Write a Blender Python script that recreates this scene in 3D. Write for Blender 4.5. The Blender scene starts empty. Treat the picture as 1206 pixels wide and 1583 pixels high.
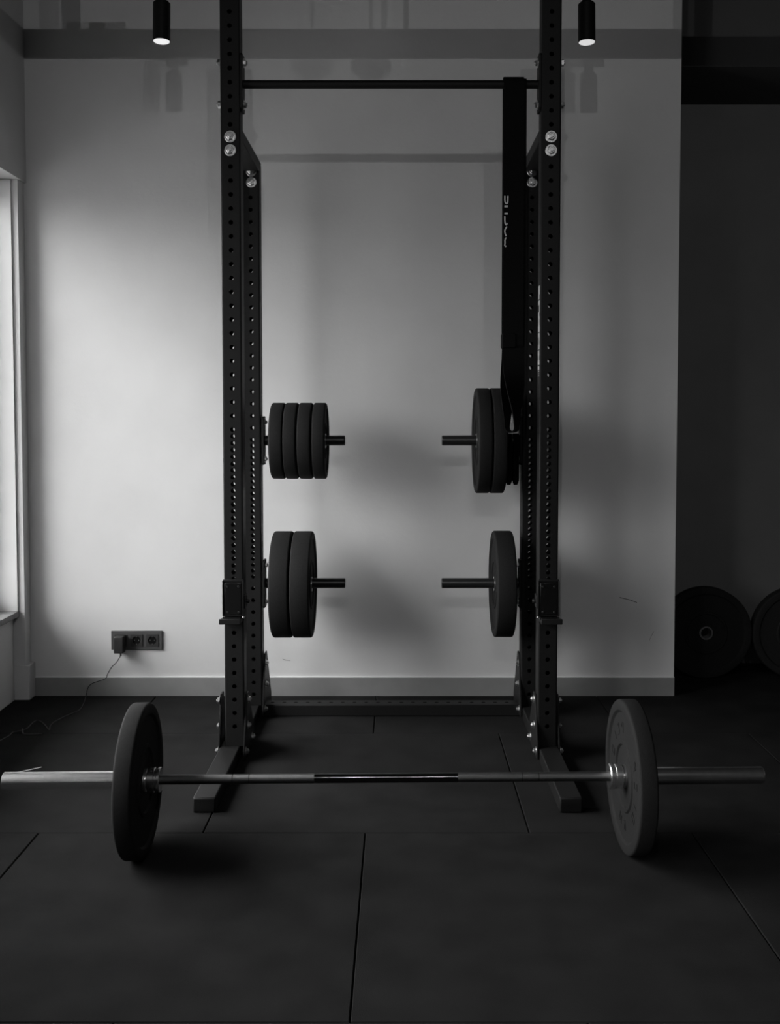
import bpy, bmesh, math, random
from mathutils import Vector, Matrix
random.seed(4)
PI = math.pi
S = bpy.context.scene
C = S.collection

# ------------------------------------------------------------------ camera
EYE = 1.29
PITCH = math.atan(0.0466)
FPX, PCX, PCY = 1600.0, 618.0, 712.6
cam_d = bpy.data.cameras.new('camera')
cam = bpy.data.objects.new('camera', cam_d)
C.objects.link(cam)
cam.location = (0, 0, EYE)
cam.rotation_euler = (PI / 2 - PITCH, 0, 0)
cam_d.sensor_fit = 'VERTICAL'
cam_d.sensor_height = 36.0
cam_d.lens = 36.0 * FPX / 1583.0
cam_d.shift_x = -(PCX - 603.0) / 1583.0
cam_d.shift_y = (PCY - 791.5) / 1583.0
cam_d.clip_start = 0.05
S.camera = cam

# ------------------------------------------------------------------ view
S.view_settings.view_transform = 'Standard'
S.view_settings.look = 'None'
S.view_settings.exposure = 0.0
S.view_settings.gamma = 1.0
S.view_settings.use_curve_mapping = False
S.cycles.use_denoising = True
S.cycles.max_bounces = 8
S.cycles.diffuse_bounces = 5
S.cycles.transparent_max_bounces = 12

# ------------------------------------------------------------------ sky seen through the windows
SKY, GROUND = 8.6, 2.6
W = bpy.data.worlds.new('overcast_sky')
S.world = W
W.use_nodes = True
nt = W.node_tree
nt.nodes.clear()
tc = nt.nodes.new('ShaderNodeTexCoord')
sp = nt.nodes.new('ShaderNodeSeparateXYZ')
mr = nt.nodes.new('ShaderNodeMapRange')
mr.inputs['From Min'].default_value = -0.02
mr.inputs['From Max'].default_value = 0.08
mr.inputs['To Min'].default_value = GROUND
mr.inputs['To Max'].default_value = SKY
bg = nt.nodes.new('ShaderNodeBackground')
wo = nt.nodes.new('ShaderNodeOutputWorld')
nt.links.new(tc.outputs['Generated'], sp.inputs[0])
nt.links.new(sp.outputs['Z'], mr.inputs['Value'])
# overcast sky: three times brighter overhead than at the horizon
gr = nt.nodes.new('ShaderNodeMapRange')
gr.inputs['From Min'].default_value = 0.0
gr.inputs['From Max'].default_value = 1.0
gr.inputs['To Min'].default_value = 1.0
gr.inputs['To Max'].default_value = 3.0
mu = nt.nodes.new('ShaderNodeMath')
mu.operation = 'MULTIPLY'
nt.links.new(sp.outputs['Z'], gr.inputs['Value'])
nt.links.new(mr.outputs[0], mu.inputs[0])
nt.links.new(gr.outputs[0], mu.inputs[1])
nt.links.new(mu.outputs[0], bg.inputs['Strength'])
nt.links.new(bg.outputs[0], wo.inputs[0])

# window openings in the left wall: (y0, y1)
WIN = [(2.15, 4.599), (-1.2, 1.0)]
SILL_Z, HEAD_Z = 0.40, 2.314
for (a, b) in WIN:
    L = bpy.data.lights.new('window_portal', 'AREA')
    L.shape = 'RECTANGLE'
    L.size = HEAD_Z - SILL_Z
    L.size_y = b - a
    L.cycles.is_portal = True
    o = bpy.data.objects.new('window_portal', L)
    o.location = (-1.93, (a + b) / 2, (SILL_Z + HEAD_Z) / 2)
    o.rotation_euler = (0, -PI / 2, 0)
    C.objects.link(o)

LAMP_POWER = 46.0

# ------------------------------------------------------------------ pixel -> point at a known depth / on a known level
_c, _s = math.cos(PITCH), math.sin(PITCH)
def _dir(px, py):
    a = (px - PCX) / FPX
    b = -(py - PCY) / FPX
    return Vector((a, _c + b * _s, -_s + b * _c))
def at(px, py, Y):
    d = _dir(px, py)
    return Vector((0, 0, EYE)) + d * (Y / d.y)
def fl(px, py, h=0.0):
    d = _dir(px, py)
    return Vector((0, 0, EYE)) + d * ((h - EYE) / d.z)

# ------------------------------------------------------------------ materials
def mat(name, col, rough=0.6, metal=0.0, spec=0.5, noise=0.0, nscale=40, bump=0.0, bscale=200, coat=0, detail=4):
    m = bpy.data.materials.new(name)
    m.use_nodes = True
    n = m.node_tree.nodes
    l = m.node_tree.links
    p = n['Principled BSDF']
    p.inputs['Base Color'].default_value = (col, col, col, 1)
    p.inputs['Roughness'].default_value = rough
    p.inputs['Metallic'].default_value = metal
    p.inputs['Specular IOR Level'].default_value = spec
    t = n.new('ShaderNodeTexCoord')
    if noise:
        x = n.new('ShaderNodeTexNoise')
        x.inputs['Scale'].default_value = nscale
        x.inputs['Detail'].default_value = detail
        r = n.new('ShaderNodeMapRange')
        r.inputs['From Min'].default_value = 0.3
        r.inputs['From Max'].default_value = 0.7
        r.inputs['To Min'].default_value = col * (1 - noise)
        r.inputs['To Max'].default_value = col * (1 + noise)
        l.new(t.outputs['Object'], x.inputs['Vector'])
        l.new(x.outputs['Fac'], r.inputs['Value'])
        l.new(r.outputs[0], p.inputs['Base Color'])
    if bump:
        x = n.new('ShaderNodeTexNoise')
        x.inputs['Scale'].default_value = bscale
        x.inputs['Detail'].default_value = 3
        b = n.new('ShaderNodeBump')
        b.inputs['Strength'].default_value = bump
        b.inputs['Distance'].default_value = 0.002
        l.new(t.outputs['Object'], x.inputs['Vector'])
        l.new(x.outputs['Fac'], b.inputs['Height'])
        l.new(b.outputs[0], p.inputs['Normal'])
    return m

M = dict(
    wall=mat('white_plaster', 0.62, 0.8, noise=0.035, nscale=3.5, bump=0.25, bscale=60, spec=0.2),
    leftwall=mat('white_wall_paint', 0.6, 0.7, noise=0.03, nscale=5, bump=0.1, spec=0.2),
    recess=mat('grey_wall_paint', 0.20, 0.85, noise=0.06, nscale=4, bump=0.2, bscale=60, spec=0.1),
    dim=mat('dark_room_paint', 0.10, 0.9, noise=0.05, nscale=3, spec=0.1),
    base=mat('grey_baseboard_paint', 0.25, 0.5, noise=0.06, nscale=12, spec=0.3),
    basegleam=mat('painted_highlight', 0.7, 0.5, noise=0.03, nscale=12, spec=0.3),  # pale colour that paints the highlight on the baseboard edge
    frame=mat('white_window_paint', 0.7, 0.4, noise=0.02, nscale=8),
    sill=mat('grey_stone_sill', 0.22, 0.35, noise=0.2, nscale=60),
    rubber=mat('black_floor_rubber', 0.0145, 0.95, noise=0.18, nscale=7, bump=0.5, bscale=500, spec=0.03),
    under=mat('subfloor', 0.006, 0.9, noise=0.1, nscale=7, spec=0.1),
    powder=mat('black_powder_coat', 0.0095, 0.5, noise=0.06, nscale=80, bump=0.1, bscale=900, spec=0.16),
    cap=mat('black_plastic_cap', 0.004, 0.6, noise=0.05, nscale=80, spec=0.3),
    bumper=mat('black_bumper_rubber', 0.0145, 0.75, noise=0.12, nscale=150, bump=0.35, bscale=450, spec=0.10),
    zinc=mat('zinc_bolt', 0.62, 0.32, metal=1.0, noise=0.1, nscale=120),
    peg=mat('black_peg_coat', 0.015, 0.3, noise=0.05, nscale=90, spec=0.5),
    chrome=mat('satin_chrome', 0.88, 0.24, metal=1.0, noise=0.08, nscale=60),
    shaft=mat('smooth_dark_shaft', 0.10, 0.14, metal=1.0, noise=0.08, nscale=60),
    knurl=mat('knurled_steel', 0.11, 0.36, metal=1.0, noise=0.12, nscale=400, bump=0.5, bscale=1500),
    latex=mat('black_latex', 0.006, 0.8, noise=0.05, nscale=60, spec=0.05),
    print=mat('pale_print', 0.62, 0.6, noise=0.05, nscale=300, spec=0.2),
    liner=mat('black_plastic_liner', 0.005, 0.25, noise=0.08, nscale=40, spec=0.5),
    socket=mat('anthracite_plastic', 0.07, 0.45, noise=0.04, nscale=60),
    socketdark=mat('anthracite_socket', 0.035, 0.4, noise=0.04, nscale=60),
    charger=mat('black_charger_plastic', 0.02, 0.5, noise=0.04, nscale=60),
    cable=mat('dark_cable', 0.02, 0.6, noise=0.04, nscale=60),
    tape=mat('clear_tape', 0.22, 0.3, noise=0.04, nscale=60),
    lampb=mat('black_lamp_housing', 0.006, 0.5, noise=0.04, nscale=60, spec=0.2),
    scuff=mat('dark_scuff', 0.13, 0.8, noise=0.2, nscale=300, spec=0.1),
)
def emis(name, s):
    m = mat(name, 0.8, 0.5, noise=0.02, nscale=50)
    p = m.node_tree.nodes['Principled BSDF']
    p.inputs['Emission Color'].default_value = (1, 1, 1, 1)
    p.inputs['Emission Strength'].default_value = s
    return m
M['lens'] = emis('glowing_lens', 0.62)
def glass():
    m = bpy.data.materials.new('window_glass')
    m.use_nodes = True
    n = m.node_tree.nodes
    l = m.node_tree.links
    n.clear()
    o = n.new('ShaderNodeOutputMaterial')
    mx = n.new('ShaderNodeMixShader')
    tr = n.new('ShaderNodeBsdfTransparent')
    gl = n.new('ShaderNodeBsdfGlossy')
    fr = n.new('ShaderNodeFresnel')
    gl.inputs['Roughness'].default_value = 0.02
    fr.inputs['IOR'].default_value = 1.2
    l.new(fr.outputs[0], mx.inputs[0])
    l.new(tr.outputs[0], mx.inputs[1])
    l.new(gl.outputs[0], mx.inputs[2])
    l.new(mx.outputs[0], o.inputs[0])
    return m
M['glass'] = glass()

# ------------------------------------------------------------------ mesh helper
class MB:
    def __init__(s):
        s.v, s.f = [], []
    def add(s, vs, fs):
        k = len(s.v)
        s.v += [tuple(v) for v in vs]
        s.f += [tuple(i + k for i in f) for f in fs]
        return s
    def box(s, x0, x1, y0, y1, z0, z1, mtx=None):
        vs = [Vector((x, y, z)) for x in (x0, x1) for y in (y0, y1) for z in (z0, z1)]
        if mtx is not None:
            vs = [mtx @ v for v in vs]
        return s.add(vs, [(0, 1, 3, 2), (4, 6, 7, 5), (0, 4, 5, 1), (2, 3, 7, 6), (0, 2, 6, 4), (1, 5, 7, 3)])
    def lathe(s, prof, org=(0, 0, 0), axis='Z', seg=48, closed=True, mtx=None):
        """prof: (t along the axis, radius) pairs; closed: the profile joins up with itself"""
        n = len(prof)
        vs = []
        for k in range(seg):
            a = 2 * PI * k / seg
            for t, r in prof:
                u, w = r * math.cos(a), r * math.sin(a)
                v = Vector((t, u, w)) if axis == 'X' else Vector((w, t, u)) if axis == 'Y' else Vector((u, w, t))
                if mtx is not None:
                    v = mtx @ v
                vs.append(v + Vector(org))
        fs = []
        for k in range(seg):
            k2 = (k + 1) % seg
            for i in range(n if closed else n - 1):
                j = (i + 1) % n
                fs.append((k * n + i, k2 * n + i, k2 * n + j, k * n + j))
        s.add(vs, fs)
        if not closed:
            b = len(s.v) - len(vs)
            if prof[0][1] > 0:
                s.f.append(tuple(b + k * n for k in range(seg))[::-1])
            if prof[-1][1] > 0:
                s.f.append(tuple(b + k * n + n - 1 for k in range(seg)))
        return s
    def cyl(s, p, r, t0, t1, axis='Z', seg=32, bev=0.0, mtx=None):
        pr = [(t0, r - bev), (t0 + bev, r), (t1 - bev, r), (t1, r - bev)] if bev else [(t0, r), (t1, r)]
        return s.lathe(pr, p, axis, seg, closed=False, mtx=mtx)
    def prism(s, pts, axis, a, b):
        """polygon pts extruded along an axis from a to b; pts are the other two coordinates in order"""
        n = len(pts)
        def mk(p, t):
            return (t, p[0], p[1]) if axis == 'X' else (p[0], t, p[1]) if axis == 'Y' else (p[0], p[1], t)
        vs = [mk(p, a) for p in pts] + [mk(p, b) for p in pts]
        fs = [tuple(range(n)), tuple(range(2 * n - 1, n - 1, -1))]
        fs += [(i, i + n, (i + 1) % n + n, (i + 1) % n) for i in range(n)]
        return s.add(vs, fs)
    def tube(s, pts, r, seg=8):
        pts = [Vector(p) for p in pts]
        vs, n = [], len(pts)
        for i, p in enumerate(pts):
            d = (pts[min(i + 1, n - 1)] - pts[max(i - 1, 0)]).normalized()
            u = d.cross(Vector((0.13, 0.31, 0.94))).normalized()
            w = d.cross(u)
            for k in range(seg):
                a = 2 * PI * k / seg
                vs.append(p + u * r * math.cos(a) + w * r * math.sin(a))
        fs = [(i * seg + k, i * seg + (k + 1) % seg, (i + 1) * seg + (k + 1) % seg, (i + 1) * seg + k) for i in range(n - 1) for k in range(seg)]
        fs += [tuple(range(seg))[::-1], tuple((n - 1) * seg + k for k in range(seg))]
        return s.add(vs, fs)
    def build(s, name, m, parent=None, bevel=0.0, loc=None, ang=32, seg=2):
        me = bpy.data.meshes.new(name)
        me.from_pydata(s.v, [], s.f)
        bm = bmesh.new()
        bm.from_mesh(me)
        bmesh.ops.recalc_face_normals(bm, faces=bm.faces)
        bm.to_mesh(me)
        bm.free()
        me.materials.append(m)
        for p in me.polygons:
            p.use_smooth = True
        me.set_sharp_from_angle(angle=math.radians(ang))
        o = bpy.data.objects.new(name, me)
        C.objects.link(o)
        if loc is not None:
            o.location = loc
        if parent is not None:
            o.parent = parent
        if bevel:
            b = o.modifiers.new('bevel', 'BEVEL')
            b.width = bevel
            b.segments = seg
            b.limit_method = 'ANGLE'
        return o

def tag(o, label=None, cat=None, group=None, kind=None):
    if label: o['label'] = label
    if cat: o['category'] = cat
    if group: o['group'] = group
    if kind: o['kind'] = kind
    return o
def thing(name, label, cat, loc=(0, 0, 0), rz=0.0, group=None):
    o = bpy.data.objects.new(name, None)
    C.objects.link(o)
    o.location = loc
    o.rotation_euler = (0, 0, rz)
    o.empty_display_size = 0.05
    return tag(o, label, cat, group)
def copy_tree(o, parent=None):
    c = o.copy()
    C.objects.link(c)
    c.parent = parent
    for ch in list(o.children):
        copy_tree(ch, c)
    return c
def catmull(pts, k=6):
    pts = [Vector(p) for p in pts]
    P = [pts[0]] + pts + [pts[-1]]
    out = []
    for i in range(1, len(P) - 2):
        for j in range(k):
            t = j / k
            a, b, c, d = P[i - 1], P[i], P[i + 1], P[i + 2]
            out.append(0.5 * ((2 * b) + (c - a) * t + (2 * a - 5 * b + 4 * c - d) * t * t + (3 * b - a - 3 * c + d) * t ** 3))
    return out + [pts[-1]]

# ================================================================== the room
YW = 4.674                       # white wall behind the rack
XL, XN = -1.668, -1.731          # left wall plane, niche plane below the window
XO = -1.92                       # outer face of the left wall
XR = 1.2515                      # where the white wall ends
YB, XE, YF, ZC = 5.36, 3.3, -6.0, 3.45

# floor: rubber tiles laid in half bond, one slab each, over a dark subfloor
f = MB()
g, ch, th = 0.0016, 0.0022, 0.02
def slab(x0, x1, y0, y1):
    x0 += g; x1 -= g; y0 += g * 0.4; y1 -= g * 0.4
    vs = [(x0, y0, -th), (x1, y0, -th), (x1, y1, -th), (x0, y1, -th), (x0, y0, -ch), (x1, y0, -ch), (x1, y1, -ch), (x0, y1, -ch),
          (x0 + ch, y0 + ch, 0), (x1 - ch, y0 + ch, 0), (x1 - ch, y1 - ch, 0), (x0 + ch, y1 - ch, 0)]
    f.add(vs, [(3, 2, 1, 0), (0, 1, 5, 4), (1, 2, 6, 5), (2, 3, 7, 6), (3, 0, 4, 7), (4, 5, 9, 8), (5, 6, 10, 9), (6, 7, 11, 10), (7, 4, 8, 11), (8, 9, 10, 11)])
ylines = [2.135 + 0.99 * k for k in range(-9, 4)]
for i in range(len(ylines) - 1):
    y0, y1 = ylines[i], ylines[i + 1]
    off = -0.1055 if (i % 2 == 1) else -0.605
    for n in range(-2, 5):
        x0, x1 = off + n * 1.004, off + (n + 1) * 1.004
        x0, x1 = max(x0, XO), min(x1, XE)
        if x1 - x0 > 0.02:
            slab(x0, x1, y0, min(y1, YB + 0.05))
fo = f.build('floor', M['rubber'])
tag(fo, kind='structure')
sub = MB().box(XO, XE, YF - 0.1, YB + 0.1, -0.08, -0.018).build('trim_2', M['under'])
tag(sub, kind='structure')
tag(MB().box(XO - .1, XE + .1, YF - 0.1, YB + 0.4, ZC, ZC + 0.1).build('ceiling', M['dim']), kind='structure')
tag(MB().box(XO, XR, YW, YB + 0.2, -0.02, ZC).build('wall_back', M['wall']), kind='structure')
tag(MB().box(XR - .1, XE, YB, YB + 0.2, -0.02, ZC).build('wall_recess', M['recess']), kind='structure')
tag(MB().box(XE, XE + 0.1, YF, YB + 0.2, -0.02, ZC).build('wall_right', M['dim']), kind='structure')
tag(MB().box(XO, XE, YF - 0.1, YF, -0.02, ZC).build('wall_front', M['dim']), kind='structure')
# dark box added over the recess to keep its top dark
tag(MB().box(XR + .001, XE, YW + 0.10, YB, 2.86, ZC).build('recess_dark_box', M['dim']), kind='structure')

# left wall with two window openings
w = MB()
w.box(XO, XL, YF, YW, HEAD_Z, ZC)                                # lintel band
w.box(XO, XL - 0.012, WIN[0][1], YW, -0.02, HEAD_Z)                       # narrow pier in the corner
w.box(XO, XL, WIN[1][1], WIN[0][0], -0.02, HEAD_Z)
w.box(XO, XL, YF, WIN[1][0], -0.02, HEAD_Z)
for a, b in WIN:
    w.box(XO, XN, a, b, -0.02, SILL_Z - 0.022)                    # parapet in its niche
tag(w.build('wall_left', M['leftwall']), kind='structure')
tag(MB().box(XL - 0.0635, XL + 0.006, WIN[0][1] - 0.006, YW, 0, 0.157).build('baseboard_left', M['leftwall'], bevel=0.003), kind='structure')
b = MB().box(XL + 0.006, XR, YW - 0.010, YW, 0, 0.084)
bb = b.build('baseboard_back', M['base'])
tag(bb, kind='structure')
lip = MB().box(XL + 0.006, XR, YW - 0.009, YW, 0.084, 0.0875).build('edge_highlight', M['basegleam'], parent=bb)  # thin pale strip: highlight along the baseboard top, put into the colour
for i, (a, b_) in enumerate(WIN):
    root = thing('window_%d' % (i + 1), None, None, (0, 0, 0))
    root['kind'] = 'structure'
    fr = MB()
    xo, xi = XO + 0.03, XO + 0.09
    fr.box(xo, xi, a, a + 0.06, SILL_Z, HEAD_Z).box(xo, xi, b_ - 0.06, b_, SILL_Z, HEAD_Z)
    fr.box(xo, xi, a, b_, HEAD_Z - 0.06, HEAD_Z).box(xo, xi, a, b_, SILL_Z, SILL_Z + 0.06)
    fr.box(xo, xi, (a + b_) / 2 - 0.03, (a + b_) / 2 + 0.03, SILL_Z, HEAD_Z)
    fr.build('window_frame', M['frame'], root, bevel=0.003)
    MB().box(xo + 0.025, xo + 0.031, a + 0.05, b_ - 0.05, SILL_Z + 0.05, HEAD_Z - 0.05).build('pane', M['glass'], root)
    MB().box(XO + 0.002, XL - 0.036, a, b_ - 0.001, SILL_Z - 0.022, SILL_Z + 0.004).build('window_sill', M['sill'], root, bevel=0.002)
    # lining board of the reveal: leaves a narrow groove beside the wall's own edge
    MB().box(XO + 0.09, XL - 0.040, b_ - 0.010, b_ - 0.001, SILL_Z + 0.004, HEAD_Z - 0.004).build('reveal_board', M['frame'], root)

# pencil-thin scuffs on the white wall
sc = MB()
for pts, r in (([(958, 923.5), (966, 925.5), (974, 927.5), (985, 931.5)], 0.0018), ([(1004, 990), (1007, 983), (1011, 976)], 0.0014), ([(437, 1019), (443, 1020.5), (449, 1021)], 0.001)):
    P = [at(x, y, YW) for x, y in pts]
    for p, q in zip(P[:-1], P[1:]):
        sc.add([(p.x, YW - 0.0006, p.z - r), (q.x, YW - 0.0006, q.z - r), (q.x, YW - 0.0006, q.z + r), (p.x, YW - 0.0006, p.z + r),
                (p.x, YW + 0.001, p.z - r), (q.x, YW + 0.001, q.z - r), (q.x, YW + 0.001, q.z + r), (p.x, YW + 0.001, p.z + r)],
               [(0, 1, 2, 3), (4, 5, 6, 7), (0, 1, 5, 4), (2, 3, 7, 6), (0, 3, 7, 4), (1, 2, 6, 5)])
sc.build('scuff_mark', M['scuff'], parent=bpy.data.objects['wall_back'])

# ================================================================== the rack
RACK = thing('power_rack', 'tall black steel power rack of drilled uprights with pull-up bar and weight pegs', 'power rack', (0, 0, 0))
UW = 0.072
XU = (-0.614, 0.549)             # centres of the left and right uprights
XR_ = {-0.614: -0.6185, 0.549: 0.549}   # the rear pair stands a touch wider
YU = (3.80, 4.335)               # front faces of the front and rear uprights
HR = 0.0085                      # radius of the holes

def upright_mesh(cx, yf, z0, z1, holes):
    m = MB()
    w, rc, t = UW / 2, 0.006, 0.004
    y0, y1 = yf, yf + UW
    fl_ = w - rc
    def panel(y, hw):
        zs = [z0] + [(holes[i] + holes[i + 1]) / 2 for i in range(len(holes) - 1)] + [z1]
        rings = []
        for i, h in enumerate(holes):
            lo, hi = zs[i], zs[i + 1]
            s_ = min(h - lo, hi - h, 0.014)
            vs, n = [], 16
            for k in range(n):
                a = 2 * PI * k / n
                ca, sa = math.cos(a), math.sin(a)
                vs.append((cx + HR * ca, y, h + HR * sa))
            for k in range(n):
                a = 2 * PI * k / n
                ca, sa = math.cos(a), math.sin(a)
                q = max(abs(ca), abs(sa))
                vs.append((cx + hw * ca / q, y, h + s_ * sa / q))
            m.add(vs, [(k, (k + 1) % n, n + (k + 1) % n, n + k) for k in range(n)])
            rings.append(vs[:n])
            for (p, q) in ((lo, h - s_), (h + s_, hi)):
                if q - p > 1e-5:
                    m.add([(cx - hw, y, p), (cx + hw, y, p), (cx + hw, y, q), (cx - hw, y, q)], [(0, 1, 2, 3)])
        return rings
    for yo, yi in ((y0, y0 + t), (y1, y1 - t)):
        A = panel(yo, fl_)
        B = panel(yi, w - t)
        for ra, rb in zip(A, B):
            n = len(ra)
            m.add(ra + rb, [(k, (k + 1) % n, n + (k + 1) % n, n + k) for k in range(n)])
    # sides and rounded corners
    prof = []
    for sx, sy, a0 in ((1, -1, -90), (1, 1, 0)):
        for k in range(4):
            a = math.radians(a0 + 30 * k)
            prof.append((cx + fl_ + rc * math.cos(a), (y0 + rc if sy < 0 else y1 - rc) + rc * math.sin(a)))
    prof2 = [(2 * cx - x, y) for x, y in prof]
    for pr in (prof, prof2):
        for p, q in zip(pr[:-1], pr[1:]):
            m.add([(p[0], p[1], z0), (q[0], q[1], z0), (q[0], q[1], z1), (p[0], p[1], z1)], [(0, 1, 2, 3)])
    for sx in (-1, 1):
        x = cx + sx * (w - t)
        m.add([(x, y0 + t, z0), (x, y1 - t, z0), (x, y1 - t, z1), (x, y0 + t, z1)], [(0, 1, 2, 3)])
    return m

def hole_run(z_lo, z_hi, dense_lo, dense_hi):
    """50 mm pitch everywhere, 25 mm between dense_lo and dense_hi; the grid passes through dense_hi"""
    out, z = [], dense_hi
    while z < z_hi:
        out.append(z); z += 0.0502
    z = dense_hi - 0.0251
    while z > dense_lo:
        out.append(z); z -= 0.0251
    while z > z_lo:
        out.append(z); z -= 0.0502
    return sorted(out)
FOOT = 0.050
for cx in XU:
    u = upright_mesh(cx, YU[0], FOOT, 2.80, hole_run(0.09, 2.78, 0.648, 1.2285)).build('upright', M['powder'], RACK)
    MB().box(cx - UW / 2, cx + UW / 2, YU[0], YU[0] + UW, 2.80, 2.815).build('end_cap', M['cap'], u, bevel=0.008, seg=3)
    rx = XR_[cx]
    u = upright_mesh(rx, YU[1], FOOT, 2.325, hole_run(0.09, 2.31, 0.62, 1.177)).build('upright', M['powder'], RACK)
    MB().box(rx - UW / 2, rx + UW / 2, YU[1], YU[1] + UW, 2.325, 2.338).build('end_cap', M['cap'], u, bevel=0.007, seg=3)
    # link beam between the tops of the uprights, with end plates
    MB().box(cx - UW / 2 + 0.0015, cx + UW / 2 - 0.0015, YU[0] + UW + 0.006, YU[1] - 0.006, 2.288, 2.332).box(
        cx - UW / 2 + 0.004, cx + UW / 2 - 0.004, YU[0] + UW, YU[0] + UW + 0.006, 2.215, 2.332).build('link_beam', M['powder'], RACK, bevel=0.003)
    # foot
    s_ = -1 if cx < 0 else 1
    fx = -0.631 if cx < 0 else 0.553
    ft = MB().box(fx - 0.0365, fx + 0.0365, 3.284, 4.56, 0.0, FOOT).build('foot', M['powder'], RACK, bevel=0.004)
    MB().box(fx - 0.034, fx + 0.034, 3.281, 3.290, 0.003, FOOT - 0.003).build('end_cap', M['cap'], ft, bevel=0.002)
cm = MB()
cm.box(-0.594, 0.516, 4.345, 4.42, 0.0, FOOT)
cmo = cm.build('crossmember', M['powder'], RACK, bevel=0.004)
hole0 = MB().cyl((0, 0, 0), HR, FOOT - 0.004, FOOT + 0.0004, seg=16).build('bolt_hole', M['under'], cmo)
for k in range(21):
    h = hole0 if k == 0 else hole0.copy()
    if k:
        C.objects.link(h)
    h.location = (-0.545 + 0.0502 * k, 4.3825, 0)

# pull-up bar with its flanges
ZP, YP = 2.486, YU[0] + UW / 2
pb = MB().cyl((0, YP, ZP), 0.0155, XU[0] + UW / 2 + 0.005, XU[1] - UW / 2 - 0.005, 'X', 32).build('pull_up_bar', M['powder'], RACK)
def rounded(y0, y1, z0, z1, c):
    return [(y0 + c, z0), (y1 - c, z0), (y1, z0 + c), (y1, z1 - c), (y1 - c, z1), (y0 + c, z1), (y0, z1 - c), (y0, z0 + c)]
for cx, s_ in ((XU[0], 1), (XU[1], -1)):
    x = cx + s_ * UW / 2
    MB().prism(rounded(YU[0] + 0.002, YU[0] + UW - 0.002, 2.385, 2.592, 0.01), 'X', x, x + s_ * 0.008).build('bar_flange', M['powder'], RACK, bevel=0.001)

# bolts: washer, hexagon head and a stub of thread, one mesh used again and again
def bolt_proto():
    m = MB()
    m.cyl((0, 0, 0), 0.0215, 0, 0.003, 'Z', 28, 0.0008)
    m.lathe([(0.003, 0.0148), (0.013, 0.0148), (0.0145, 0.0125), (0.0145, 0.0)], seg=6, closed=False)
    m.cyl((0, 0, 0), 0.0075, 0.0145, 0.0185, 'Z', 16, 0.0012)
    o = m.build('bolt', M['zinc'])
    return o
BOLT = bolt_proto()
_first = [True]
def bolt(p, d, scale=1.0, parent=RACK):
    o = BOLT if _first[0] else BOLT.copy()
    if not _first[0]:
        C.objects.link(o)
    _first[0] = False
    o.parent = parent
    o.location = p
    q = Vector((0, 0, 1)).rotation_difference(Vector(d))
    o.rotation_mode = 'QUATERNION'
    from mathutils import Quaternion
    o.rotation_quaternion = q @ Quaternion((0, 0, 1), random.uniform(0, 1))
    o.scale = (scale,) * 3
for cx in XU:
    for z in (2.289, 2.240):
        bolt((cx, YU[0], z), (0, -1, 0), 1.0)
    bolt((cx, YU[1], 2.2425), (0, -1, 0), 1.0)
    bolt((cx, YU[1], 2.2875), (0, -1, 0), 1.0)
    s_ = 1 if cx < 0 else -1
    for z in (2.563, 2.413):
        bolt((cx + s_ * (UW / 2 + 0.008), YP, z), (s_, 0, 0), 0.8)
        bolt((cx - s_ * UW / 2, YP, z), (-s_, 0, 0), 0.95)

# gusset plates that tie the uprights to the feet
def gusset(x, s_, yf, top, out):
    """x: plane the plate lies on, s_: which way it faces"""
    y0, y1 = yf, yf + UW
    pts = [(y0 - 0.035 * out, 0.010), (y1 + 0.15 * out, 0.010), (y1 + 0.15 * out, 0.05), (y1 + 0.012, top), (y0 + 0.035, top), (y0 - 0.035 * out, 0.052)]
    return MB().prism(pts, 'X', x, x + s_ * 0.006).build('gusset_plate', M['powder'], RACK, bevel=0.001)
for cx in XU:
    inn = 1 if cx < 0 else -1
    for yf, top in ((YU[0], 0.235), (YU[1], 0.265)):
        fx = -0.631 if cx < 0 else 0.553
        xi = max(abs(cx), 0) and (cx + inn * UW / 2 if inn * (cx + inn * UW / 2) > inn * (fx + inn * 0.0365) else fx + inn * 0.0365)
        xo = cx - inn * UW / 2 if -inn * (cx - inn * UW / 2) > -inn * (fx - inn * 0.0365) else fx - inn * 0.0365
        gusset(xi, inn, yf, top, 1.0)
        gusset(xo, -inn, yf, top, 0.45)
        ym = yf + UW / 2
        if yf == YU[0]:
            for y, z in ((ym + 0.02, 0.212), (ym + 0.01, 0.116), (ym + 0.115, 0.040), (yf - 0.012, 0.036)):
                bolt((xi + inn * 0.006, y, z), (inn, 0, 0), 0.72)
            for y, z in ((ym, 0.212), (ym, 0.116), (yf - 0.005, 0.034)):
                bolt((xo - inn * 0.006, y, z), (-inn, 0, 0), 0.72)
        else:
            for y, z in ((ym, 0.225), (ym, 0.135), (yf + 0.0, 0.036)):
                bolt((xi + inn * 0.006, y, z), (inn, 0, 0), 0.72)

# weight pegs on the inner faces of the rear uprights
YS = 4.37
ZPEG = (1.173, 0.5665)
for cx, tip in ((XU[0], -0.2305), (XU[1], 0.1775)):
    inn = 1 if cx < 0 else -1
    x = cx + inn * UW / 2
    for z in ZPEG:
        p = MB().cyl((0, YS, z), 0.0215, min(x + inn * 0.008, tip), max(x + inn * 0.008, tip), 'X', 40, 0.003).build('weight_peg', M['peg'], RACK)
        MB().prism(rounded(YS - 0.033, YS + 0.033, z - 0.102, z + 0.102, 0.008), 'X', x, x + inn * 0.008).build('peg_flange', M['powder'], p, bevel=0.001)
        if True:
            for dz in (-0.078, 0.078):
                bolt((x + inn * 0.008, YS, z + dz), (inn, 0, 0), 0.62)

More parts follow.
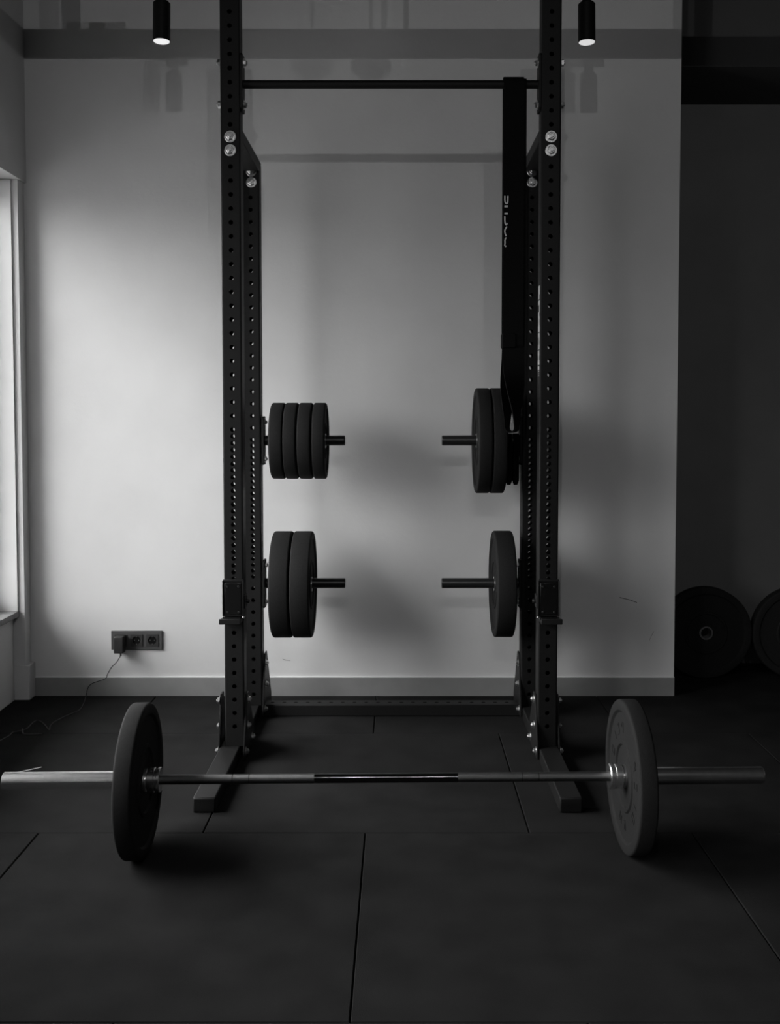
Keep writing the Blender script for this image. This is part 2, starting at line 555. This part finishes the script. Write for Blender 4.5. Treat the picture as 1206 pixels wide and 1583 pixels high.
# pale lettering down the inner side of the right front upright
lt = MB()
xs = XU[1] - UW / 2
def zrow(y, Y=YU[0] + 0.02):
    return at(834, y, Y).z
for y0, y1, a, b_ in ((441.5, 455, .012, .052), (455, 462, .02, .054), (464.5, 471, .010, .056), (471, 483, .010, .024), (482, 489, .02, .054), (489, 503, .014, .050), (503, 513, .010, .056),
                      (514.5, 521, .010, .056), (521, 533, .036, .052), (521, 533, .012, .026), (533, 540, .010, .056), (541.5, 550, .016, .056), (550, 557, .02, .050), (557, 564, .010, .056), (566, 572, .016, .054), (573.5, 575, .018, .048), (577, 578.2, .018, .046), (580, 581, .018, .046)):
    za, zb = zrow(y1), zrow(y0)
    lt.box(xs - 0.0004, xs + 0.001, YU[0] + a, YU[0] + b_, za, zb)
lt.build('lettering', M['print'], RACK)['label'] = 'pale vertical lettering'

# ================================================================== J-cups on the front uprights
def j_cup(cx, s_, label):
    """s_: +1 when the inner side of the upright is towards +x"""
    zt, zb = 0.672, 0.540
    r = thing('j_cup', label, 'bar holder', (cx, YU[0], zb), 0, 'bar holders on the front uprights')
    m = MB()
    w = UW / 2 + 0.0015
    m.box(-w, w, -0.012, -0.002, 0.0, zt - zb)                      # back plate
    m.box(-w, w, -0.016, -0.002, zt - zb - 0.004, zt - zb + 0.004)  # top lip
    for sx in (-1, 1):
        m.box(sx * w - 0.002, sx * w + 0.002, -0.018, -0.002, 0.0, zt - zb)
    m.build('bracket', M['powder'], r, bevel=0.001)
    MB().box(-w + 0.006, w - 0.006, -0.0165, -0.012, 0.006, zt - zb - 0.008).build('back_liner', M['liner'], r, bevel=0.002)
    for sx in (-1, 1):
        for z in (0.016, zt - zb - 0.022):
            MB().cyl((sx * 0.021, 0, z), 0.0042, -0.0185, -0.0160, 'Y', 12, 0.0006).build('screw', M['peg'], r)
    # tray that carries the bar, reaching forward past the outer side
    t = MB()
    a, b_ = (-w - 0.006, w - 0.004) if s_ > 0 else (-w + 0.004, w + 0.006)
    t.box(a, b_, -0.062, -0.002, -0.020, -0.006)
    t.build('tray', M['powder'], r, bevel=0.002)
    MB().box(a + 0.004, b_ - 0.004, -0.060, -0.004, -0.006, -0.002).build('tray_liner', M['liner'], r, bevel=0.002)
    MB().box(a, b_, -0.069, -0.062, -0.020, 0.000).build('front_lip', M['powder'], r, bevel=0.002)
    x = s_ * UW / 2
    MB().box(min(x + s_ * 0.0015, x + s_ * 0.007), max(x + s_ * 0.0015, x + s_ * 0.007), -0.012, 0.05, 0.028, 0.075).build('side_flange', M['powder'], r, bevel=0.001)
    MB().cyl((0, 0.025, 0.05), 0.0075, min(x + s_ * 0.007, x + s_ * 0.018), max(x + s_ * 0.007, x + s_ * 0.018), 'X', 20, 0.001).build('pin', M['peg'], r)
    MB().box(min(x + s_ * .0015, x + s_ * 0.010), max(x + s_ * .0015, x + s_ * 0.010), -0.040, -0.030, -0.004, 0.004).build('bolt', M['zinc'], r, bevel=0.002)
    return r
j_cup(XU[0], 1, 'black bar holder hooked on the front upright nearer the window and wall outlet')
j_cup(XU[1], -1, 'black bar holder hooked on the front upright nearer the dark recess')

# ================================================================== bumper plates
def plate_mesh(R, T, hole=0.0232, rich=True):
    h = T / 2
    half = [(h - 0.010, hole + 0.007), (h - 0.010, 0.045), (h - 0.008, 0.052), (h - 0.0085, 0.40 * R), (h - 0.003, 0.42 * R), (h - 0.003, 0.455 * R), (h - 0.0075, 0.475 * R),
            (h - 0.007, R * 0.83), (h - 0.0005, R * 0.86), (h, R * 0.875), (h, R - 0.007), (h - 0.0015, R - 0.0035), (h - 0.004, R - 0.001), (h - 0.0075, R)]
    prof = half + [(-t, r) for t, r in half[::-1]]
    m = MB()
    m.lathe(prof, axis='X', seg=112)
    return m
def plate(R, T, x, y, z, label, group, rz=0.0, hole=0.0232, axis='X', ins=True):
    r = thing('bumper_plate', label, 'weight plate', (x, y, z), rz, group)
    plate_mesh(R, T, hole).build('rubber_disc', M['bumper'], r)
    h = T / 2 - 0.004
    MB().lathe([(-h, hole), (-h, hole + 0.0075), (h, hole + 0.0075), (h, hole)], axis='X', seg=48).build('steel_hub', M['zinc'], r)['label'] = 'steel centre ring'
    return r
G1 = 'small thick plates on the upper left peg'
lab = ['small black bumper plate on the upper left peg, hard against the upright', 'small black bumper plate, second out from the upright on the upper left peg',
       'small black bumper plate, third out from the upright on the upper left peg', 'small black bumper plate, outermost of four on the upper left peg']
DZ = -0.0015
for i, (a, b_) in enumerate(((-0.536, -0.482), (-0.4785, -0.4265), (-0.4205, -0.3665), (-0.3600, -0.3085))):
    plate(0.1605, b_ - a + 0.002, (a + b_) / 2, YS, ZPEG[0] + DZ, lab[i], G1)
plate(0.2245, 0.0800, -0.4935, YS, ZPEG[1] - 0.004, 'large thick black bumper plate on the lower left peg, next to the upright', 'large plates on the lower left peg')
plate(0.2245, 0.0800, -0.4080, YS, ZPEG[1] - 0.004, 'large thick black bumper plate on the lower left peg, outer of the two', 'large plates on the lower left peg')
plate(0.2215, 0.0580, 0.3475, YS, ZPEG[0] - 0.001, 'large black bumper plate on the upper right peg, outer one facing the peg tip', 'large plates on the upper right peg')
plate(0.2215, 0.0580, 0.4080, YS, ZPEG[0] - 0.001, 'large black bumper plate on the upper right peg, inner one beside the bands', 'large plates on the upper right peg')
plate(0.2245, 0.0800, 0.4360, YS, ZPEG[1] - 0.002, 'single thick black bumper plate on the lower right peg', None)

# ================================================================== barbell on the floor with its two plates
BZ, BX, BY = 0.2215, -0.04, 2.985
BR = math.atan(0.030 / 1.388)
bar = thing('barbell', 'long steel barbell lying in front of the rack on its two plates', 'barbell', (BX, BY, BZ), BR)
sh = 0.0138
for k in (-1, 1):
    def rng(a, b_):
        return (a, b_) if k > 0 else (-b_, -a)
    MB().cyl((0, 0, 0), sh, *rng(0.2100, 0.3985), 'X', 36).build('knurled_grip', M['knurl'], bar)['label'] = 'finely knurled grip'
    MB().cyl((0, 0, 0), sh - 0.0012, *rng(0.3985, 0.4010), 'X', 36).build('ring_mark', M['cap'], bar)
    MB().cyl((0, 0, 0), sh, *rng(0.4010, 0.4470), 'X', 36).build('knurled_grip', M['knurl'], bar)
    MB().cyl((0, 0, 0), sh - 0.0012, *rng(0.4470, 0.4495), 'X', 36).build('ring_mark', M['cap'], bar)
    MB().cyl((0, 0, 0), sh, *rng(0.4495, 0.6560), 'X', 36).build('knurled_grip', M['knurl'], bar)
    sl = MB().cyl((0, 0, 0), 0.0250, *rng(0.690, 1.112), 'X', 48, 0.003).build('sleeve', M['chrome'], bar)
    cl = MB().lathe([(k * t, r) for t, r in ((0.656, 0.0), (0.656, 0.034), (0.658, 0.0365), (0.664, 0.0365), (0.666, 0.033), (0.672, 0.033), (0.674, 0.0355), (0.692, 0.0355), (0.6925, 0.0))], axis='X', seg=48, closed=False)
    cl.build('collar', M['chrome'], bar)
    MB().cyl((0, 0, 0), 0.0175, *rng(1.1115, 1.1125), 'X', 32).build('sleeve_end_cap', M['cap'], sl)
MB().cyl((0, 0, 0), sh, -0.2100, 0.2100, 'X', 36).build('shaft', M['shaft'], bar)['label'] = 'smooth dark middle section'
# loose strip of clear tape standing off the left sleeve end
tp = MB()
tp.add([(-1.085, -0.006, 0.0245), (-1.085, -0.002, 0.0249), (-1.060, -0.006, 0.0275), (-1.060, -0.002, 0.0279), (-1.000, -0.006, 0.041), (-1.000, -0.002, 0.0414),
        (-1.085, -0.006, 0.0252), (-1.085, -0.002, 0.0256), (-1.060, -0.006, 0.0282), (-1.060, -0.002, 0.0286), (-1.000, -0.006, 0.0413), (-1.000, -0.002, 0.0417)],
       [(0, 1, 3, 2), (2, 3, 5, 4), (6, 8, 9, 7), (8, 10, 11, 9), (0, 2, 8, 6), (2, 4, 10, 8), (1, 7, 9, 3), (3, 9, 11, 5), (0, 6, 7, 1), (4, 5, 11, 10)])
tp.build('loose_tape', M['tape'], bar)

def on_bar(x):
    return (BX + x * math.cos(BR), BY + x * math.sin(BR), BZ)
pl = plate(0.2205, 0.052, *on_bar(-0.6935 - 0.026)[:2], 0.2205, 'black bumper plate on the barbell, at the end below the wall outlet', 'plates on the barbell', BR, 0.0255)
pr = plate(0.2215, 0.052, *on_bar(0.6935 + 0.026)[:2], 0.2215, 'black bumper plate on the barbell, at the dark recess end, lettered face showing', 'plates on the barbell', BR, 0.0255)
# raised illegible marks around the face of the right plate
def stroke3(pts, r=0.0016, h=0.0012, xf=-0.0190):
    P = [Vector(p) for p in pts]
    mk = MB()
    for p, q in zip(P[:-1], P[1:]):
        d = (q - p).normalized()
        n = Vector((-d.y, d.x)) * r
        c4 = [p - n, q - n, q + n, p + n]
        mk.add([(xf, v.x, v.y) for v in c4] + [(xf - h, v.x, v.y) for v in c4], [(0, 1, 2, 3), (4, 5, 6, 7), (0, 1, 5, 4), (1, 2, 6, 5), (2, 3, 7, 6), (3, 0, 4, 7)])
    mk.build('raised_letter', M['bumper'], pr)
shapes = ([(0, 0), (0, 1), (.7, 1), (.7, .5), (0, .5)], [(.7, 0), (0, 0), (0, 1), (.7, 1)], [(0, 0), (0, 1)], [(0, 0), (.7, 0), (.7, 1), (0, 1), (0, 0)], [(0, 1), (.35, 0), (.7, 1)], [(0, 0), (0, 1), (.7, .1), (.7, 1)])
for j, base in enumerate((80, 58, 36, 14, -8, -30, 150, 172, 194, 216, 262, 284)):
    a = math.radians(base)
    rr = 0.140
    ctr = Vector((math.cos(a), math.sin(a))) * rr
    up = Vector((math.cos(a), math.sin(a)))
    rt = Vector((up.y, -up.x))
    stroke3([ctr + rt * (u - .35) * 0.026 + up * (v - .5) * 0.028 for u, v in shapes[j % len(shapes)]])

# ================================================================== elastic bands
def band_loop(name, label, x0, y0, zt, zb, width, th_, rad, twist=lambda z: 0.0, group=None, xoff=lambda z: 0.0, wf=lambda z: 1.0, rbot=None):
    """closed loop of flat elastic hanging over a bar; the strands twist about the vertical by twist(z)"""
    rb = rbot or rad
    path = []
    N = 40
    for k in range(13):
        a = PI * k / 12
        path.append((-rad * math.cos(a), zt + rad * math.sin(a), zt))
    for k in range(1, N):
        t = k / N
        path.append((rad + (rb - rad) * t, zt + (zb - zt) * t, None))
    for k in range(13):
        a = PI * k / 12
        path.append((rb * math.cos(a), zb - rb * math.sin(a), None))
    for k in range(1, N):
        t = k / N
        path.append((-rb + (rb - rad) * t, zb + (zt - zb) * t, None))
    n = len(path)
    m = MB()
    vs = []
    for i, (dy, z, _) in enumerate(path):
        p, q = path[i - 1], path[(i + 1) % n]
        ty, tz = q[0] - p[0], q[1] - p[1]
        ln = math.hypot(ty, tz)
        ny, nz = -tz / ln, ty / ln
        a = twist(z)
        ca, sa = math.cos(a), math.sin(a)
        hw = width / 2 * wf(z)
        for sx, sn in ((-1, -1), (1, -1), (1, 1), (-1, 1)):
            lx, ly, lz = sx * hw, dy + sn * ny * th_ / 2, z + sn * nz * th_ / 2
            vs.append((lx * ca - ly * sa + xoff(z), lx * sa + ly * ca, lz - zt))
    fs = []
    for i in range(n):
        j = (i + 1) % n
        for k in range(4):
            fs.append((i * 4 + k, j * 4 + k, j * 4 + (k + 1) % 4, i * 4 + (k + 1) % 4))
    m.add(vs, fs)
    root = thing(name, label, 'resistance band', (x0, y0, zt), 0, group)
    m.build('band_loop', M['latex'], root, ang=50)
    return root
def sm(z, a, b_):
    t = min(1, max(0, (z - a) / (b_ - a)))
    return t * t * (3 - 2 * t)
zt = ZP
bandB = band_loop('resistance_band', 'long black elastic band over the pull-up bar, twisting and narrowing towards the pegs', 0.4215, YP, zt, 1.236, 0.080, 0.0042, 0.0185,
                  twist=lambda z: math.radians(72) * (1 - sm(z, 1.22, 1.51)), group='bands over the pull-up bar', rbot=0.0185, xoff=lambda z: -0.006 * (1 - sm(z, 1.3, 1.7)))
bandA = band_loop('resistance_band', 'shorter wide black elastic band with pale lettering over the pull-up bar', 0.4150, YP, zt, 1.545, 0.074, 0.0042, 0.0240, group='bands over the pull-up bar', rbot=0.0240)
cf = MB()
cf.box(-0.040, 0.012, -0.029, 0.029, 1.528 - zt, 1.58 - zt)
cf.build('sewn_cuff', M['latex'], bandA, bevel=0.004)
# lettering read from the bottom up, only its upper edges show before the band curls away
def seg2(px, py):
    p = at(760 + px / 13.19, 280 + py / 13.19, YP - 0.0262)
    return Vector((p.x - 0.4150, p.z - zt))
def ribbon(pts, r=0.0024):
    lt = MB()
    P = [seg2(*p) for p in pts]
    n = len(P)
    L_, R_ = [], []
    for i, p in enumerate(P):
        d = (P[min(i + 1, n - 1)] - P[max(i - 1, 0)]).normalized()
        q = Vector((-d.y, d.x)) * r
        L_.append(p + q); R_.append(p - q)
    y0, y1 = -0.0266, -0.0255
    vs = [(v.x, y0, v.y) for v in L_ + R_] + [(v.x, y1, v.y) for v in L_ + R_]
    fs = []
    for i in range(n - 1):
        fs += [(i, i + 1, n + i + 1, n + i), (2 * n + i, 2 * n + i + 1, 3 * n + i + 1, 3 * n + i), (i, i + 1, 2 * n + i + 1, 2 * n + i), (n + i, n + i + 1, 3 * n + i + 1, 3 * n + i)]
    lt.add(vs, fs)
    lt.build('letter', M['print'], bandA)['label'] = 'pale printed letter'
ribbon([(270, 300), (270, 380), (276, 430), (300, 462), (322, 455), (330, 420), (333, 300)])
ribbon([(262, 515), (335, 515)], 0.0034)
ribbon([(262, 662), (332, 662)], 0.0030)
ribbon([(270, 715), (270, 800), (276, 860), (296, 893), (312, 880), (316, 855)])
ribbon([(312, 925), (290, 960), (270, 1000), (270, 1040), (282, 1085), (300, 1120)])
ribbon([(300, 1150), (280, 1175), (272, 1210), (274, 1260), (268, 1310), (284, 1335), (300, 1320)])
for x, dz, l in ((0.4610, 0.0, 'folded black elastic band draped over the upper right peg, against the plates'), (0.4895, 0.0, 'folded black elastic band draped over the upper right peg, against the upright')):
    band_loop('resistance_band', l, x, YS, ZPEG[0], ZPEG[0] - 0.158, 0.0255, 0.008, 0.0257, group='bands folded over the upper right peg', rbot=0.0257,
              wf=lambda z: 0.96 - 0.45 * (1 - sm(z, ZPEG[0] - 0.186, ZPEG[0] - 0.162)))

# ================================================================== wall outlet, charger and cable
o_l, o_r = at(172.5, 974.5, YW), at(251.5, 1004, YW)
ocx, ocz = (o_l.x + o_r.x) / 2, (o_l.z + o_r.z) / 2
ow, oh = (o_r.x - o_l.x) / 2, (o_l.z - o_r.z) / 2
out = thing('wall_outlet', 'anthracite triple power outlet set in the white wall', 'power outlet', (ocx, YW, ocz))
MB().box(-ow, ow, -0.009, -0.0005, -oh, oh).build('cover_frame', M['socket'], out, bevel=0.002)
for k in (-1, 0, 1):
    x = k * 0.0715
    m = MB()
    # square insert around a round well
    n = 32
    vs = []
    for q in range(n):
        a = 2 * PI * q / n + PI / 4
        ca, sa = math.cos(a), math.sin(a)
        mx = max(abs(ca), abs(sa))
        vs.append((x + 0.0275 * ca / mx, -0.0115, 0.0275 * sa / mx))
    for q in range(n):
        a = 2 * PI * q / n + PI / 4
        vs.append((x + 0.0195 * math.cos(a), -0.0115, 0.0195 * math.sin(a)))
    for q in range(n):
        a = 2 * PI * q / n + PI / 4
        vs.append((x + 0.0185 * math.cos(a), -0.0092, 0.0185 * math.sin(a)))
    for q in range(n):
        a = 2 * PI * q / n + PI / 4
        ca, sa = math.cos(a), math.sin(a)
        mx = max(abs(ca), abs(sa))
        vs.append((x + 0.0275 * ca / mx, -0.0085, 0.0275 * sa / mx))
    fs = []
    for q in range(n):
        q2 = (q + 1) % n
        fs += [(q, q2, n + q2, n + q), (n + q, n + q2, 2 * n + q2, 2 * n + q), (q, q2, 3 * n + q2, 3 * n + q)]
    fs.append(tuple(range(2 * n, 3 * n)))
    m.add(vs, fs)
    so = m.build('socket', M['socketdark'], out)
    MB().cyl((x, 0, 0), 0.0183, -0.0094, -0.0091, 'Y', 28).build('well', M['under'], so)
    if k >= 0:
        for sx in (-1, 1):
            MB().cyl((x + sx * 0.0095, 0, 0), 0.0026, -0.0104, -0.0095, 'Y', 14).build('contact', M['zinc'], so)
        for sz in (-1, 1):
            MB().box(x - 0.003, x + 0.003, -0.0112, -0.0092, min(sz * 0.0155, sz * 0.0182), max(sz * 0.0155, sz * 0.0182)).build('earth_clip', M['zinc'], so)
cl_, cr_ = at(175.5, 984.5, YW - 0.055), at(190.5, 1010.5, YW - 0.055)
chg = thing('charger', 'black plug-in charger in the outlet nearest the window, its cable trailing down', 'charger', ((cl_.x + cr_.x) / 2, YW - 0.012, (cl_.z + cr_.z) / 2))
hw, hh = (cr_.x - cl_.x) / 2, (cl_.z - cr_.z) / 2
MB().box(-hw, hw, -0.046, 0.0, -hh, hh).build('body', M['charger'], chg, bevel=0.004, seg=3)
MB().cyl((0.004, -0.02, 0), 0.004, -hh - 0.016, -hh + 0.001, 'Z', 14, 0.001).build('strain_relief', M['charger'], chg)
P = [chg.location + Vector((0.004, -0.02, -hh - 0.014))]
P += [at(x, y, YW - d) for x, y, d in ((180, 1024, .026), (173, 1031, .02), (167, 1041, .017), (163, 1049, .017), (152, 1053, .018), (142, 1057, .02), (136, 1063, .022), (133, 1075, .03))]
P += [fl(x, y, 0.0025) for x, y in ((130, 1086), (125, 1095), (120, 1099), (108, 1104), (97, 1109), (84, 1116), (78, 1122), (76, 1128), (68, 1119), (59, 1113.5), (51, 1117), (42, 1126), (34, 1129), (20, 1132), (13, 1138), (-8, 1148), (-30, 1152))]
P = catmull([Vector(p) - chg.location for p in P], 7)
for p in P:
    if p.z + chg.location.z < 0.0025:
        p.z = 0.0025 - chg.location.z
MB().tube(P, 0.0019, 8).build('cable', M['cable'], chg)
P = catmull([fl(x, y, 0.003) for x, y in ((35, 1127), (36, 1134), (44, 1135.5), (55, 1135), (65, 1134.5))], 6)
tag(MB().tube(P, 0.0028, 8).build('loose_cord', M['cable']), 'short dark cord end lying on the floor under the window sill', 'cord')

# ================================================================== ceiling spotlights on their rail
RZ0, RZ1, RY = 2.852, 2.962, 3.89
rail = thing('lighting_rail', 'dark suspended lighting rail running across just under the ceiling', 'light rail', (0, RY, RZ0))
MB().box(XL + 0.01, 3.2, -0.02, 0.02, 0.0, RZ1 - RZ0).build('rail_body', M['lampb'], rail, bevel=0.002)
for x, ww in ((-1.262, 0.032), (0.0, 0.01), (1.12, 0.03)):
    MB().box(x - ww, x + ww, -0.015, 0.015, RZ1 - RZ0, ZC - RZ0).build('hanger', M['lampb'], rail)
MB().box(-1.19, -1.06, -0.018, 0.018, RZ1 - RZ0, RZ1 - RZ0 + 0.025).build('feed_box', M['lampb'], rail)
SL = 0.148
def spotlight(label):
    r = thing('ceiling_spotlight', label, 'spotlight', (0, 0, 0), 0, 'black cylinder spotlights')
    t = Matrix.Rotation(math.radians(-4), 4, 'X')
    hs = MB().lathe([(0.0, 0.0), (0.0, 0.0285), (0.003, 0.0315), (SL - 0.008, 0.0315), (SL, 0.027), (SL, 0.0)], seg=48, closed=False, mtx=t)
    h = MB()
    R = 0.0315
    h.lathe([(0.002, R - 0.002), (0.0, R - 0.001), (0.001, R), (SL - 0.006, R), (SL, R - 0.006), (SL, 0.004), (SL - 0.01, 0.004), (SL - 0.01, R - 0.006), (0.004, R - 0.002)], seg=48, closed=True, mtx=t)
    h.build('housing', M['lampb'], r)
    MB().lathe([(0.0012, 0.0), (0.0012, R - 0.0022), (0.004, R - 0.0022), (0.004, 0.0)], seg=48, closed=False, mtx=t).build('lens', M['lens'], r)['label'] = 'bright round lens'
    MB().cyl((0, 0.011, 0), 0.0165, SL - 0.004, SL + 0.022, 'Z', 24).build('swivel', M['lampb'], r)
    MB().box(-0.022, 0.055, -0.012, 0.034, SL + 0.022, RZ0 - 2.651 - 0.002).build('track_adapter', M['lampb'], r, bevel=0.002)
    return r
s1 = spotlight('black cylinder spotlight hanging on the window side of the rack, above the wall outlet')
s1.location = (at(250.7, 66, RY).x, RY - 0.01, at(250.7, 66, RY).z)
s2 = copy_tree(s1)
s2['label'] = 'black cylinder spotlight hanging beside the right front upright, near the dark recess'
s2.location = (at(906.5, 67.5, RY).x, RY - 0.01, at(906.5, 67.5, RY).z)
# two lit spotlights of the same kind above and behind the viewer, aimed along the room
for k, (x, pw) in enumerate(((-0.16, 1.0), (0.39, 0.65))):
    s3 = copy_tree(s1)
    s3['label'] = ('black cylinder spotlight on the ceiling behind the viewer, towards the window side', 'black cylinder spotlight on the ceiling behind the viewer, towards the recess side')[k]
    s3.location = (x, -0.62, 2.815)
    L = bpy.data.lights.new('spotlight_beam', 'SPOT')
    L.energy = LAMP_POWER * pw
    L.shadow_soft_size = 0.018
    L.spot_size = math.radians(84)
    L.spot_blend = 0.7
    lo = bpy.data.objects.new('spotlight_beam', L)
    lo.location = (x, -0.54, 2.808)
    lo.rotation_euler = (math.radians(72), 0, 0)
    C.objects.link(lo)
# two unseen round objects hung before the rail, for their wall shadows
for x, yy, z, l in ((-0.138, 3.0, 2.82, 'small round dark unseen object above the pull-up bar, placed for its shadow, the lower one'), (-0.101, 3.25, 3.096, 'small round dark unseen object above the pull-up bar, placed for its shadow, the higher one')):
    r = thing('round_shadow_caster', l, 'lamp', (x, yy, z), 0, 'round shadow casters above the bar')
    MB().lathe([(-0.04, 0.0), (-0.036, 0.03), (-0.02, 0.054), (0.0, 0.062), (0.02, 0.056), (0.036, 0.034), (0.042, 0.0)], seg=40, closed=False).build('round_body', M['lampb'], r)
    MB().cyl((0, 0, 0), 0.004, 0.04, ZC - z, 'Z', 10).build('stem', M['lampb'], r)

# ================================================================== plates leaning in the dark recess
for x, l in ((1.487, 'black bumper plate standing upright in the dark recess, beside the wall edge'), (1.935, 'black bumper plate standing upright in the dark recess, cut by the picture edge')):
    plate(0.2225, 0.06, x, 5.0, 0.2225, l, 'plates standing in the recess', PI / 2, 0.0255)
